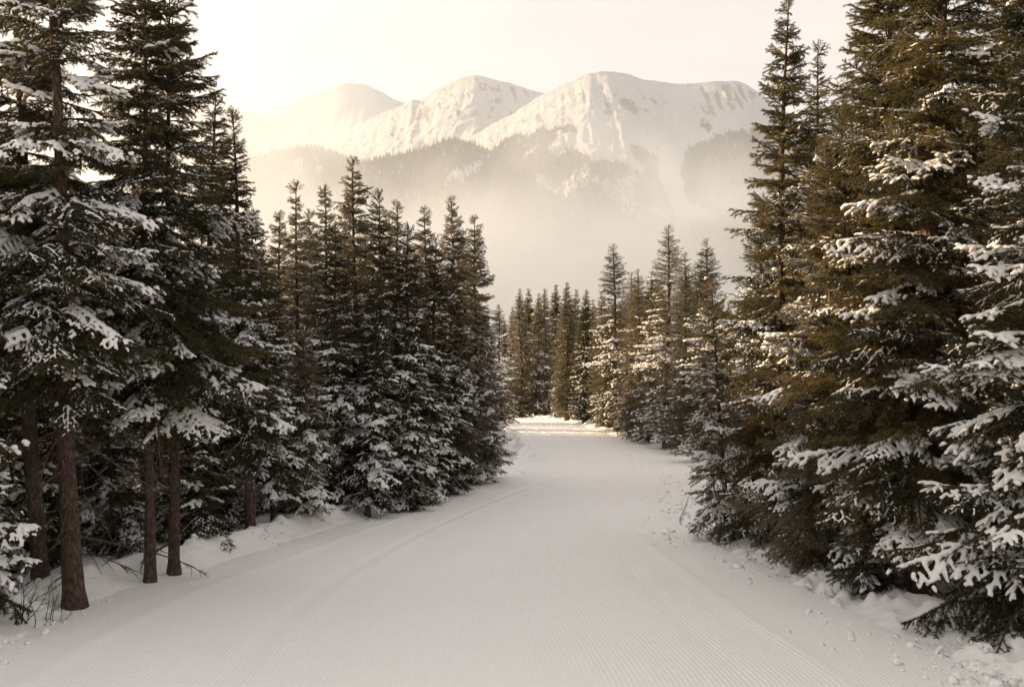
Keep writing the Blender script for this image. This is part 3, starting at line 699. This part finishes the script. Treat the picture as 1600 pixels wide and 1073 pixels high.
# near trees: tip px, foot px, (foot row or depth), first bough height, bough reach, label, options
NEAR = [
 ((-60, 400), -45, None, 12.6, 0.3, 0.95, 'low snow laden spruce cut off by the left edge of the picture', dict(heavy=0.55, light=0.25, gap=0.27)),
 ((70, -330), 107, 945, None, 3.3, 1.6, 'tall spruce with the thickest bare brown trunk on the left edge of the piste', dict(heavy=0.36, light=0.35, dead=24, r0=0.135, gap=0.31, open_=0.06, droop=0.06)),
 ((5, -300), 55, None, 15.6, 3.6, 1.7, 'dark trunked spruce close behind the thickest bare trunk on the left', dict(heavy=0.3, light=0.3, dead=12, r0=0.125, gap=0.31, open_=0.08, droop=0.1)),
 ((222, -90), 228, 905, None, 3.4, 1.6, 'tall spruce with a slim straight bare trunk, left one of a close pair', dict(heavy=0.32, light=0.35, dead=20, r0=0.085, gap=0.3, open_=0.06, droop=0.1)),
 ((262, -30), 266, 893, None, 2.9, 1.9, 'tall spruce with long right hand boughs, right one of a close bare trunked pair', dict(heavy=0.32, light=0.35, dead=20, r0=0.09, gap=0.3, open_=0.05, droop=0.08)),
 ((335, 148), 318, None, 21.5, 1.2, 1.17, 'spruce with a broad snow capped top just left of a thin spire', dict(heavy=0.4, light=0.3, open_=0.08)),
 ((362, 172), 388, 843, None, 1.6, 1.09, 'spruce with a thin spire top and two long bare boughs reaching over the haze', dict(heavy=0.3, light=0.4, shape=0.95, dead=6, r0=0.10)),
 ((408, 395), 425, None, 22.5, 0.8, 1.04, 'snowy spruce of middle height in front of the thin spire tree', dict(heavy=0.5, light=0.35, open_=0.05)),
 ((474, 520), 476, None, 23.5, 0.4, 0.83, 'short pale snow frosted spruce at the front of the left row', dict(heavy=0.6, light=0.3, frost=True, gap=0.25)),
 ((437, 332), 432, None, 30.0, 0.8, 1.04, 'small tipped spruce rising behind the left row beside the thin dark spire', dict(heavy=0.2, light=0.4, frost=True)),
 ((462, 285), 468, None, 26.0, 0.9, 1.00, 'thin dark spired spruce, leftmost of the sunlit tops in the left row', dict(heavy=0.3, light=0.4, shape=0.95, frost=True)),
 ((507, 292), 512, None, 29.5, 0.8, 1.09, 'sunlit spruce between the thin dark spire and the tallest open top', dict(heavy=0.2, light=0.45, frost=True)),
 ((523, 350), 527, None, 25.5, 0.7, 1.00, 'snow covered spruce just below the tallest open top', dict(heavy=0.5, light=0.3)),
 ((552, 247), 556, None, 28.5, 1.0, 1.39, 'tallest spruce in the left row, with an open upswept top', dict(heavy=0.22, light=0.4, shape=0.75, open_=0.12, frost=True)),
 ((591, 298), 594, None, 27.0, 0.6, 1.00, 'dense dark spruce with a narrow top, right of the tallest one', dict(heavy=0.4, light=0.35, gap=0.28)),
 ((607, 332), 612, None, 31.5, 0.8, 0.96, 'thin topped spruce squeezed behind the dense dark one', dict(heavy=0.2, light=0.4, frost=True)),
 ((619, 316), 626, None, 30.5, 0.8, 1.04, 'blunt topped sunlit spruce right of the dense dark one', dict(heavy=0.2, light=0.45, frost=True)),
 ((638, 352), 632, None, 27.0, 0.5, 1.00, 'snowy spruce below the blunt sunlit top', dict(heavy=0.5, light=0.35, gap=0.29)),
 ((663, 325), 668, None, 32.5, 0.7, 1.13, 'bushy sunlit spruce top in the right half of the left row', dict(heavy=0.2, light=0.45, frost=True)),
 ((681, 370), 672, None, 29.5, 0.5, 1.04, 'shorter snowy spruce in front of the bushy sunlit top', dict(heavy=0.45, light=0.35, gap=0.29)),
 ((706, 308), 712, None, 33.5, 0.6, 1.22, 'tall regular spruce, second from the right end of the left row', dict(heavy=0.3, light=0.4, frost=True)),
 ((705, 400), 702, None, 31.0, 0.4, 1.04, 'dark front spruce with snowy boughs under the tall regular top', dict(heavy=0.45, light=0.35, gap=0.28)),
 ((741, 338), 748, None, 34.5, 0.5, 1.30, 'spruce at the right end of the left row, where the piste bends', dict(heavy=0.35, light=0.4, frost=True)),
 ((748, 470), 760, None, 36.5, 0.3, 1.04, 'low full spruce at the inner corner of the bend', dict(heavy=0.4, light=0.4, gap=0.28)),
 ((592, 440), 572, None, 25.5, 0.5, 1.00, 'snow hung spruce in front of the dense dark one, boughs down to the bank', dict(heavy=0.55, light=0.3, gap=0.28)),
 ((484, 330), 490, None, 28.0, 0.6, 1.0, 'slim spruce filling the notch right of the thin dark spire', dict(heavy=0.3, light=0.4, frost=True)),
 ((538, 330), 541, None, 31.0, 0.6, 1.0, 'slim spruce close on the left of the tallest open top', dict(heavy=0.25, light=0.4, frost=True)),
 ((572, 345), 576, None, 30.0, 0.6, 1.0, 'slim spruce close on the right of the tallest open top', dict(heavy=0.25, light=0.4)),
 ((650, 400), 650, None, 28.5, 0.4, 1.0, 'snowy front spruce under the bushy sunlit top', dict(heavy=0.45, light=0.35)),
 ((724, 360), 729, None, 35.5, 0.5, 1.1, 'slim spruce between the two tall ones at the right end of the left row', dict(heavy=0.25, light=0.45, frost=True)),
 ((393, 330), 402, None, 25.0, 0.7, 1.0, 'slim spruce behind the middle height snowy one beside the thin spire', dict(heavy=0.3, light=0.4)),
 ((165, 570), 172, None, 18.6, 0.25, 0.95, 'small snowy spruce filling the gap between the thickest trunk and the slim trunk', dict(heavy=0.45, light=0.3, gap=0.25)),
 ((300, 610), 312, None, 19.6, 0.2, 0.85, 'small dark spruce just right of the close bare trunked pair', dict(heavy=0.35, light=0.3, gap=0.25)),
 ((62, 600), 78, None, 17.4, 0.2, 0.9, 'small shaded spruce between the two thick trunks on the left', dict(heavy=0.25, light=0.3, gap=0.25)),
 ((244, 650), 247, None, 20.2, 0.2, 0.8, 'stunted spruce seen between the close bare trunked pair', dict(heavy=0.3, light=0.3, gap=0.25)),
 ((345, 640), 352, None, 21.6, 0.2, 0.85, 'small spruce at the foot of the broad snow capped one', dict(heavy=0.35, light=0.35, gap=0.25)),
 ((8, 600), 10, None, 16.6, 0.2, 0.9, 'small dim spruce behind the snow laden one at the left edge', dict(heavy=0.4, light=0.3, gap=0.25)),
 ((128, 700), 135, None, 20.5, 0.2, 0.8, 'knee high snowy spruce deep between the left trunks', dict(heavy=0.4, light=0.3, gap=0.22)),
 # right-hand side
 ((1112, 440), 1140, None, 20.8, 0.25, 0.95, 'frost whitened spruce standing first on the right inside the bend', dict(heavy=0.4, light=0.5, frost=True, gap=0.26)),
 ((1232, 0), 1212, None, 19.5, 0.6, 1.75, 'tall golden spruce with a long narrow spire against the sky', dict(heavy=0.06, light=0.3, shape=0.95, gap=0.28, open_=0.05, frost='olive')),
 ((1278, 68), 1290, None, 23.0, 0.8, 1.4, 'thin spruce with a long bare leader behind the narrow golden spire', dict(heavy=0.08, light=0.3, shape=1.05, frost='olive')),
 ((1312, 185), 1278, 893, None, 0.3, 1.45, 'spruce with pale frosted outer boughs in front of the big golden crown', dict(heavy=0.25, light=0.45, gap=0.27, frost=True)),
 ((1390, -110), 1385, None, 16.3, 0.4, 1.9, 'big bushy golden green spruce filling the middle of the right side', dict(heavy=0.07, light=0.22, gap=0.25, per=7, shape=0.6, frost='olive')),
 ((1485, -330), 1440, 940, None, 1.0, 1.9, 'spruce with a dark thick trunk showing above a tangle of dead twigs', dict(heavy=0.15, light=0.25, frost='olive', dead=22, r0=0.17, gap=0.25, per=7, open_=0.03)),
 ((1640, -160), 1640, None, 11.8, 0.3, 1.75, 'nearest spruce, heavy snow lumps on its boughs, cut by the right edge', dict(heavy=0.42, light=0.28, gap=0.29)),
 ((1352, 830), 1362, None, 14.6, 0.1, 0.55, 'knee high young spruce on the bank beside the dead twigs', dict(heavy=0.2, light=0.3, gap=0.16, shape=0.6, name='young_spruce')),
]
for i, (tip, bx, by, D, h0, R0, label, kw) in enumerate(NEAR):
    x, y, H, lean = spec(tip, bx, by, D)
    near_tree(x, y, H, h0, R0, label, 1000 + i, lean=(lean, 0), **kw)

# the trees inside and beyond the bend: whole-crown meshes
BACK = [
 ((1102, 374), 1102, 44, 'slender golden spruce just left of the tall right hand group'),
 ((1070, 395), 1066, 49, 'narrow tan spruce between two taller golden ones beside the bend'),
 ((1038, 352), 1042, 53, 'tallest golden spruce inside the bend, clear layered top'),
 ((1013, 424), 1018, 56, 'low golden spruce leaning on the left flank of the tallest one in the bend'),
 ((1001, 421), 1002, 58, 'pointed tan spruce in the middle of the bend group'),
 ((986, 426), 986, 62, 'frosted tan spruce right of the second tallest in the bend'),
 ((965, 381), 964, 66, 'second tallest golden spruce inside the bend, regular spire'),
 ((937, 457), 940, 74, 'short dark footed spruce left of the second tallest in the bend'),
 ((925, 469), 922, 88, 'small tan spruce behind the gap in the far row'),
 ((913, 453), 914, 80, 'even pointed spruce at the left end of the bend group'),
 ((893, 442), 886, 86, 'stout spruce with snow at its foot standing at the far turn'),
 ((887, 453), 900, 97, 'twin topped spruce close behind the stout one at the far turn'),
 ((875, 446), 868, 106, 'pale spruce left of the stout one at the far turn'),
 ((853, 451), 852, 104, 'dark narrow spruce in the far row at the end of the piste'),
 ((841, 459), 838, 103, 'rounded tan spruce in the far row at the end of the piste'),
 ((825, 452), 827, 108, 'right one of two touching golden spruces at the end of the piste'),
 ((818, 452), 815, 102, 'left one of two touching golden spruces at the end of the piste'),
 ((803, 480), 800, 112, 'lower spruce at the left end of the far row'),
 ((778, 476), 784, 70, 'golden topped spruce peeping out behind the inner corner of the bend'),
]
for i, (tip, bx, D, label) in enumerate(BACK):
    x, y, H, lean = spec(tip, bx, None, D)
    far_tree(x, y, H, label, i, frost=(i % 3 != 0), snow=None if i % 3 == 1 else 1, lod=1 if D < 76 else 2, wide=1.25 if D < 76 else 1.2, rot=i * 1.7)

# the depth of the woods behind the front rows
SKY_X = [-400, 180, 300, 330, 400, 440, 470, 520, 560, 600, 680, 750, 770, 800, 860, 900, 940, 970, 1040, 1080, 1110, 1150, 1200, 1260, 1320, 1360, 2200]
SKY_Y = [-900, -900, 120, 230, 330, 380, 370, 370, 340, 370, 390, 420, 490, 490, 480, 470, 480, 440, 420, 420, 410, 330, 220, 130, 100, -300, -900]
placed = [(t[0], t[1]) for t in STANDS]
r = np.random.default_rng(77)
cnt = {'l': 0, 'g': 0, 'd': 0, 'r': 0, 'f': 0, 'b': 0, 'c': 0}
WOODS_L = [('dark tall spruce half hidden among the bare trunks at far left', 'tall spruces deep among the left trunks'),
           ('small shaded spruce growing under the trees at far left', 'small spruces deep among the left trunks'),
           ('dark spruce half hidden in the woods behind the left row', 'spruces deep in the left hand woods'),
           ('small shaded spruce under the woods behind the left row', 'small spruces deep in the left hand woods')]
def fill(n, zone, xf, yr, group, label, gap):
    for _ in range(n * 12):
        if cnt[zone] >= n: break
        y = r.uniform(*yr); x = xf(y)
        if any((x - a) ** 2 + (y - b) ** 2 < gap * gap for a, b in placed): continue
        s = max(float(XL(y)) - x, x - float(XR(y)))
        if s < (1.5 if y < 9 else 1.0 if zone == 'g' else 2.2): continue
        z = float(ground_z(x, y)); H = r.uniform(8.5, 13.5) if zone not in 'ld' else r.uniform(7.0, 9.6) if y < 62 else r.uniform(5, 7)
        px, _ = project(x, y, z)
        w = 60 * 25 / y
        lim = max(np.interp(q, SKY_X, SKY_Y) for q in (px - w * 0.3, px, px + w * 0.3))
        Hm = at(px, lim + r.uniform(5, 60) * 25 / max(y, 25), y).z - z if y > 6 else 99
        if y < 9 and y > 2 and abs(px - 800) < 1050: continue
        if zone == 'l' and r.random() < 0.4: H = r.uniform(2.2, 5.0)
        H = min(H, Hm)
        if H < 2.0: continue
        if zone in 'lbd' and y < 24: label, group = WOODS_L[0 if H > 5 else 1]
        elif zone in 'ld': label, group = WOODS_L[2 if H > 5 else 3]
        lab, grp, fr = label, group, r.random() < (0.9 if zone in 'fg' else 0.3)
        far_tree(x, y, H, lab, int(r.integers(0, 5)), grp, frost=fr, snow=0 if zone == 'l' else None if zone == 'f' and cnt['f'] % 3 else 1, lod=1 if y < 55 else 2, rot=r.uniform(0, 6.28), wide=1.45 if zone in 'ld' else 1.3 if zone == 'g' else 1.1)
        placed.append((x, y)); cnt[zone] += 1
fill(90, 'l', lambda y: float(XL(y)) - 2.0 - r.exponential(7), (7, 78), 'spruces deep in the left hand woods', 'dark spruce half hidden in the woods behind the left row', 1.65)
fill(24, 'g', lambda y: float(XR(y)) + 1.2 + abs(r.normal(0, 2.2)), (46, 98), 'golden spruces packed inside the bend', 'slim golden spruce packed into the dense row inside the bend', 1.5)
fill(42, 'r', lambda y: float(XR(y)) + 2.4 + r.exponential(6), (6.5, 40), 'spruces deep in the right hand woods', 'spruce half hidden in the woods behind the right row', 1.9)
fill(16, 'd', lambda y: r.uniform(-46, -14) - 0.25 * y, (4, 52), 'spruces deep in the left hand woods', 'dark spruce half hidden in the woods behind the left row', 2.0)  # extra band, mostly out of view, added to block the low sun
fill(9, 'b', lambda y: float(XL(y)) - 1.6 - r.exponential(7), (-32, 9), 'spruces deep in the left hand woods', 'dark spruce half hidden in the woods behind the left row', 1.9)
fill(10, 'c', lambda y: float(XR(y)) + 2.4 + r.exponential(7), (-32, 9), 'spruces deep in the right hand woods', 'spruce half hidden in the woods behind the right row', 1.9)
# spruces added to close the lanes through which the low sun would reach the groomed snow (the photograph's piste lies in full shade but for one far strip)
sd2 = np.array([math.sin(SUN_AZ), math.cos(SUN_AZ)]); tn = math.tan(SUN_EL)
added = 0
for gy in list(np.arange(8.5, 30, 0.5)) + list(np.arange(30, 71, 1.2)) + list(np.arange(78, 108, 2.5)):
    for gq in np.linspace(0.03, 0.97, 13):
        gx = float(XL(gy) + (XR(gy) - XL(gy)) * gq); gz0 = float(base(gy))
        A = np.array(STANDS)
        rel = A[:, :2] - [gx, gy]; tt = rel @ sd2; pd = np.abs(rel[:, 0] * sd2[1] - rel[:, 1] * sd2[0])
        hz = gz0 + tt * tn - A[:, 2]
        fr_ = np.clip(1 - (hz - A[:, 4]) / (A[:, 3] - A[:, 4]), 0, 1)
        blk = (tt > 0) & (hz > A[:, 4]) & (hz < A[:, 3]) & (pd < 0.62 * A[:, 5] * fr_ ** 0.7)
        if blk.sum() >= 2 or added >= (96 if gy < 72 else 116): continue
        for _ in range(14):
            t = r.uniform(3, 24); x, y = gx + sd2[0] * t + r.normal(0, 0.15), gy + sd2[1] * t
            if float(XL(y)) - x < 2.0 or any((x - a) ** 2 + (y - b) ** 2 < 1.2 ** 2 for a, b in placed): continue
            z = float(ground_z(x, y)); px, _q = project(x, y, z)
            H = min(max(2.4, (gz0 + t * tn - z) * r.uniform(1.7, 2.4)), 9.6 if gy < 66 else 7.0)
            lim = max(np.interp(q, SKY_X, SKY_Y) for q in (px - 20, px, px + 20))
            H = min(H, at(px, lim + 15, y).z - z)
            if H < (gz0 + t * tn - z) * 1.4: continue
            far_tree(x, y, H, WOODS_L[(0 if y < 24 else 2) + (H <= 5)][0], int(r.integers(0, 5)), WOODS_L[(0 if y < 24 else 2) + (H <= 5)][1], snow=0, lod=1, rot=r.uniform(0, 6.28), wide=1.4)
            placed.append((x, y)); added += 1
            break
cnt['shade'] = added
fill(28, 'f', lambda y: r.uniform(-30, 26), (100, 135), 'spruces behind the far row', 'small hazy spruce in the woods behind the far turn', 2.2)

def bare_shrub(px, py, label, seed, n, size):
    D = solve_D(px, py); x = (px - 800) / FPX * D; r_ = np.random.default_rng(seed)
    e = link('bare_shrub', None); e.location = (x, D, float(ground_z(x, D)) - 0.05); tag(e, label, 'shrub')
    for k in range(n):
        b = link('twig', DEAD[k % 4], e); sc = size * r_.uniform(0.6, 1.2); b.scale = (sc, sc, sc)
        b.location = (r_.normal(0, 0.06), r_.normal(0, 0.06), 0); b.rotation_euler = (r_.uniform(0, 6.28), -R(r_.uniform(40, 85)), r_.uniform(0, 6.28))
bare_shrub(28, 975, 'bare leafless shrub under the snow laden spruce at the left edge', 1, 12, 0.9)
bare_shrub(70, 968, 'thin bare shrub beside the thickest trunk on the left', 2, 7, 0.7)
bare_shrub(212, 902, 'few bare stems left of the slim straight trunk', 3, 6, 0.7)
bare_shrub(1398, 940, 'tangle of bare twigs left of the dark thick trunk on the right', 4, 16, 0.75)
bare_shrub(1510, 985, 'bare twigs poking from the snow below the nearest right hand spruce', 5, 9, 0.6)

# crumbs of snow thrown up by the groomer along both edges, and bits of twig on the banks
def edge_points(n, seed, y0, y1, s_mu, s_sd):
    q = np.random.default_rng(seed); Y = y0 * (y1 / y0) ** q.random(n * 4); side = q.random(n * 4) < 0.5
    sx = q.normal(s_mu, s_sd, n * 4)
    X = np.where(side, XL(Y) - sx, XR(Y) + sx)
    k = vnoise(X * 0.8, Y * 0.8, seed=seed + 4) > 0.5
    X, Y = X[k][:n], Y[k][:n]
    return X, Y, np.maximum(ground_z(X, Y), piste_z(X, Y)), q
X, Y, Z, q = edge_points(1700, 5, 8.5, 48, 0.35, 0.5)
rad_ = np.clip(q.lognormal(-3.95, 0.55, len(X)), 0.009, 0.075)
v, f = ball(6, 4); jit = 1 + 0.28 * q.normal(size=(len(X), len(v), 1))
V = (np.stack([X, Y, Z + rad_ * 0.2], -1)[:, None] + v[None] * jit * rad_[:, None, None] * np.array([1, 1, 0.8])).reshape(-1, 3)
F = (f[None] + (np.arange(len(X)) * len(v))[:, None, None]).reshape(-1, 3)
tag(link('snow_crumbs', mesh_from('snow_crumbs', V, F, M_SNOW, smooth=True)), 'crumbs of snow scattered along the edges of the groomed piste', 'snow', kind='stuff')
X, Y, Z, q = edge_points(420, 6, 9, 40, 1.3, 0.7)
tw = Soup()
for a, b, c in zip(X, Y, Z):
    an, l = q.uniform(0, 6.28), q.uniform(0.04, 0.16)
    p0 = np.array([a, b, c + 0.006]); d = np.array([math.cos(an), math.sin(an), q.uniform(-0.05, 0.25)])
    tw.add(*tube(np.array([p0, p0 + d * l * 0.5 + [0, 0, 0.008], p0 + d * l]), np.array([0.003, 0.0025, 0.001]), 3))
tag(link('twig_litter', tw.mesh('twig_litter', [M_BARK])), 'small dark twigs and bark lying on the snow banks', 'litter', kind='stuff')

# ------------------------------------------------------------------ haze
hm, nt, out = new_mat('haze_air')
pv = N(nt, 'ShaderNodeVolumePrincipled', Density=3.6e-5, Anisotropy=0.6); pv.inputs['Color'].default_value = (0.86, 0.92, 1.0, 1)
nt.links.new(pv.outputs[0], out.inputs['Volume'])
bx = np.array([(sx, sy, sz) for sx in (-7000, 7000) for sy in (-1500, 12500) for sz in (-470, 1900)], float)
fq = np.array([(0, 1, 3, 2), (4, 6, 7, 5), (0, 4, 5, 1), (2, 3, 7, 6), (0, 2, 6, 4), (1, 5, 7, 3)])
tag(link('haze', mesh_from('haze', bx, fq, hm)), 'thin golden haze filling the valley air', 'haze', kind='stuff')
# mist lying in the valley
mm, nt, out = new_mat('valley_mist'); L = nt.links
g = nt.nodes.new('ShaderNodeNewGeometry'); sp = nt.nodes.new('ShaderNodeSeparateXYZ'); L.new(g.outputs['Position'], sp.inputs[0])
n1 = N(nt, 'ShaderNodeTexNoise', Scale=0.002, Detail=6.0, Roughness=0.5); L.new(g.outputs['Position'], n1.inputs['Vector'])
zz = N(nt, 'ShaderNodeMath', operation='MULTIPLY_ADD'); L.new(n1.outputs['Fac'], zz.inputs[0]); zz.inputs[1].default_value = -2200.0; L.new(sp.outputs['Z'], zz.inputs[2])
mr = N(nt, 'ShaderNodeMapRange', interpolation_type='SMOOTHSTEP'); L.new(zz.outputs[0], mr.inputs['Value'])
mr.inputs['From Min'].default_value = -1150; mr.inputs['From Max'].default_value = -760; mr.inputs['To Min'].default_value = 1.15e-3; mr.inputs['To Max'].default_value = 0.0
m2 = N(nt, 'ShaderNodeMapRange', interpolation_type='SMOOTHSTEP'); L.new(sp.outputs['Z'], m2.inputs['Value'])
m2.inputs['From Min'].default_value = 100; m2.inputs['From Max'].default_value = 1000; m2.inputs['To Min'].default_value = 0.55e-4; m2.inputs['To Max'].default_value = 0.0
sm0 = N(nt, 'ShaderNodeMath', operation='ADD'); L.new(mr.outputs[0], sm0.inputs[0]); L.new(m2.outputs[0], sm0.inputs[1])
# a denser bank drifting under the right hand peak
def bank(c, rad, dens):
    mpn = N(nt, 'ShaderNodeVectorMath', operation='SUBTRACT'); L.new(g.outputs['Position'], mpn.inputs[0]); mpn.inputs[1].default_value = c
    dv = N(nt, 'ShaderNodeVectorMath', operation='DIVIDE'); L.new(mpn.outputs[0], dv.inputs[0]); dv.inputs[1].default_value = rad
    ln = N(nt, 'ShaderNodeVectorMath', operation='LENGTH'); L.new(dv.outputs[0], ln.inputs[0])
    nn = N(nt, 'ShaderNodeTexNoise', Scale=0.0055, Detail=6.0, Roughness=0.6); L.new(g.outputs['Position'], nn.inputs['Vector'])
    ad = N(nt, 'ShaderNodeMath', operation='MULTIPLY_ADD'); L.new(nn.outputs['Fac'], ad.inputs[0]); ad.inputs[1].default_value = 2.2; L.new(ln.outputs['Value'], ad.inputs[2])
    rr_ = N(nt, 'ShaderNodeMapRange', interpolation_type='SMOOTHSTEP'); L.new(ad.outputs[0], rr_.inputs['Value'])
    rr_.inputs['From Min'].default_value = 1.15; rr_.inputs['From Max'].default_value = 2.1; rr_.inputs['To Min'].default_value = dens; rr_.inputs['To Max'].default_value = 0.0
    return rr_.outputs[0]
sm1 = N(nt, 'ShaderNodeMath', operation='ADD'); L.new(sm0.outputs[0], sm1.inputs[0]); L.new(bank((760, 3300, 300), (420, 450, 80), 1.5e-3), sm1.inputs[1])
sm = N(nt, 'ShaderNodeMath', operation='ADD'); L.new(sm1.outputs[0], sm.inputs[0]); L.new(bank((-350, 2900, 180), (900, 500, 110), 0.9e-3), sm.inputs[1])
pv = N(nt, 'ShaderNodeVolumePrincipled', Anisotropy=0.5); pv.inputs['Color'].default_value = (0.87, 0.92, 1.0, 1)
L.new(sm.outputs[0], pv.inputs['Density']); L.new(pv.outputs[0], out.inputs['Volume'])
try: mm.cycles.volume_step_rate = 0.14
except Exception as ex: print(ex)
bx = np.array([(sx, sy, sz) for sx in (-2600, 2600) for sy in (700, 4300) for sz in (-465, 1020)], float)
tag(link('mist', mesh_from('mist', bx, fq, mm)), 'pale mist lying in the valley below the mountains', 'mist', kind='stuff')


print('objects', len(bpy.data.objects), 'tris', sum(len(m.polygons) for m in bpy.data.meshes), cnt)
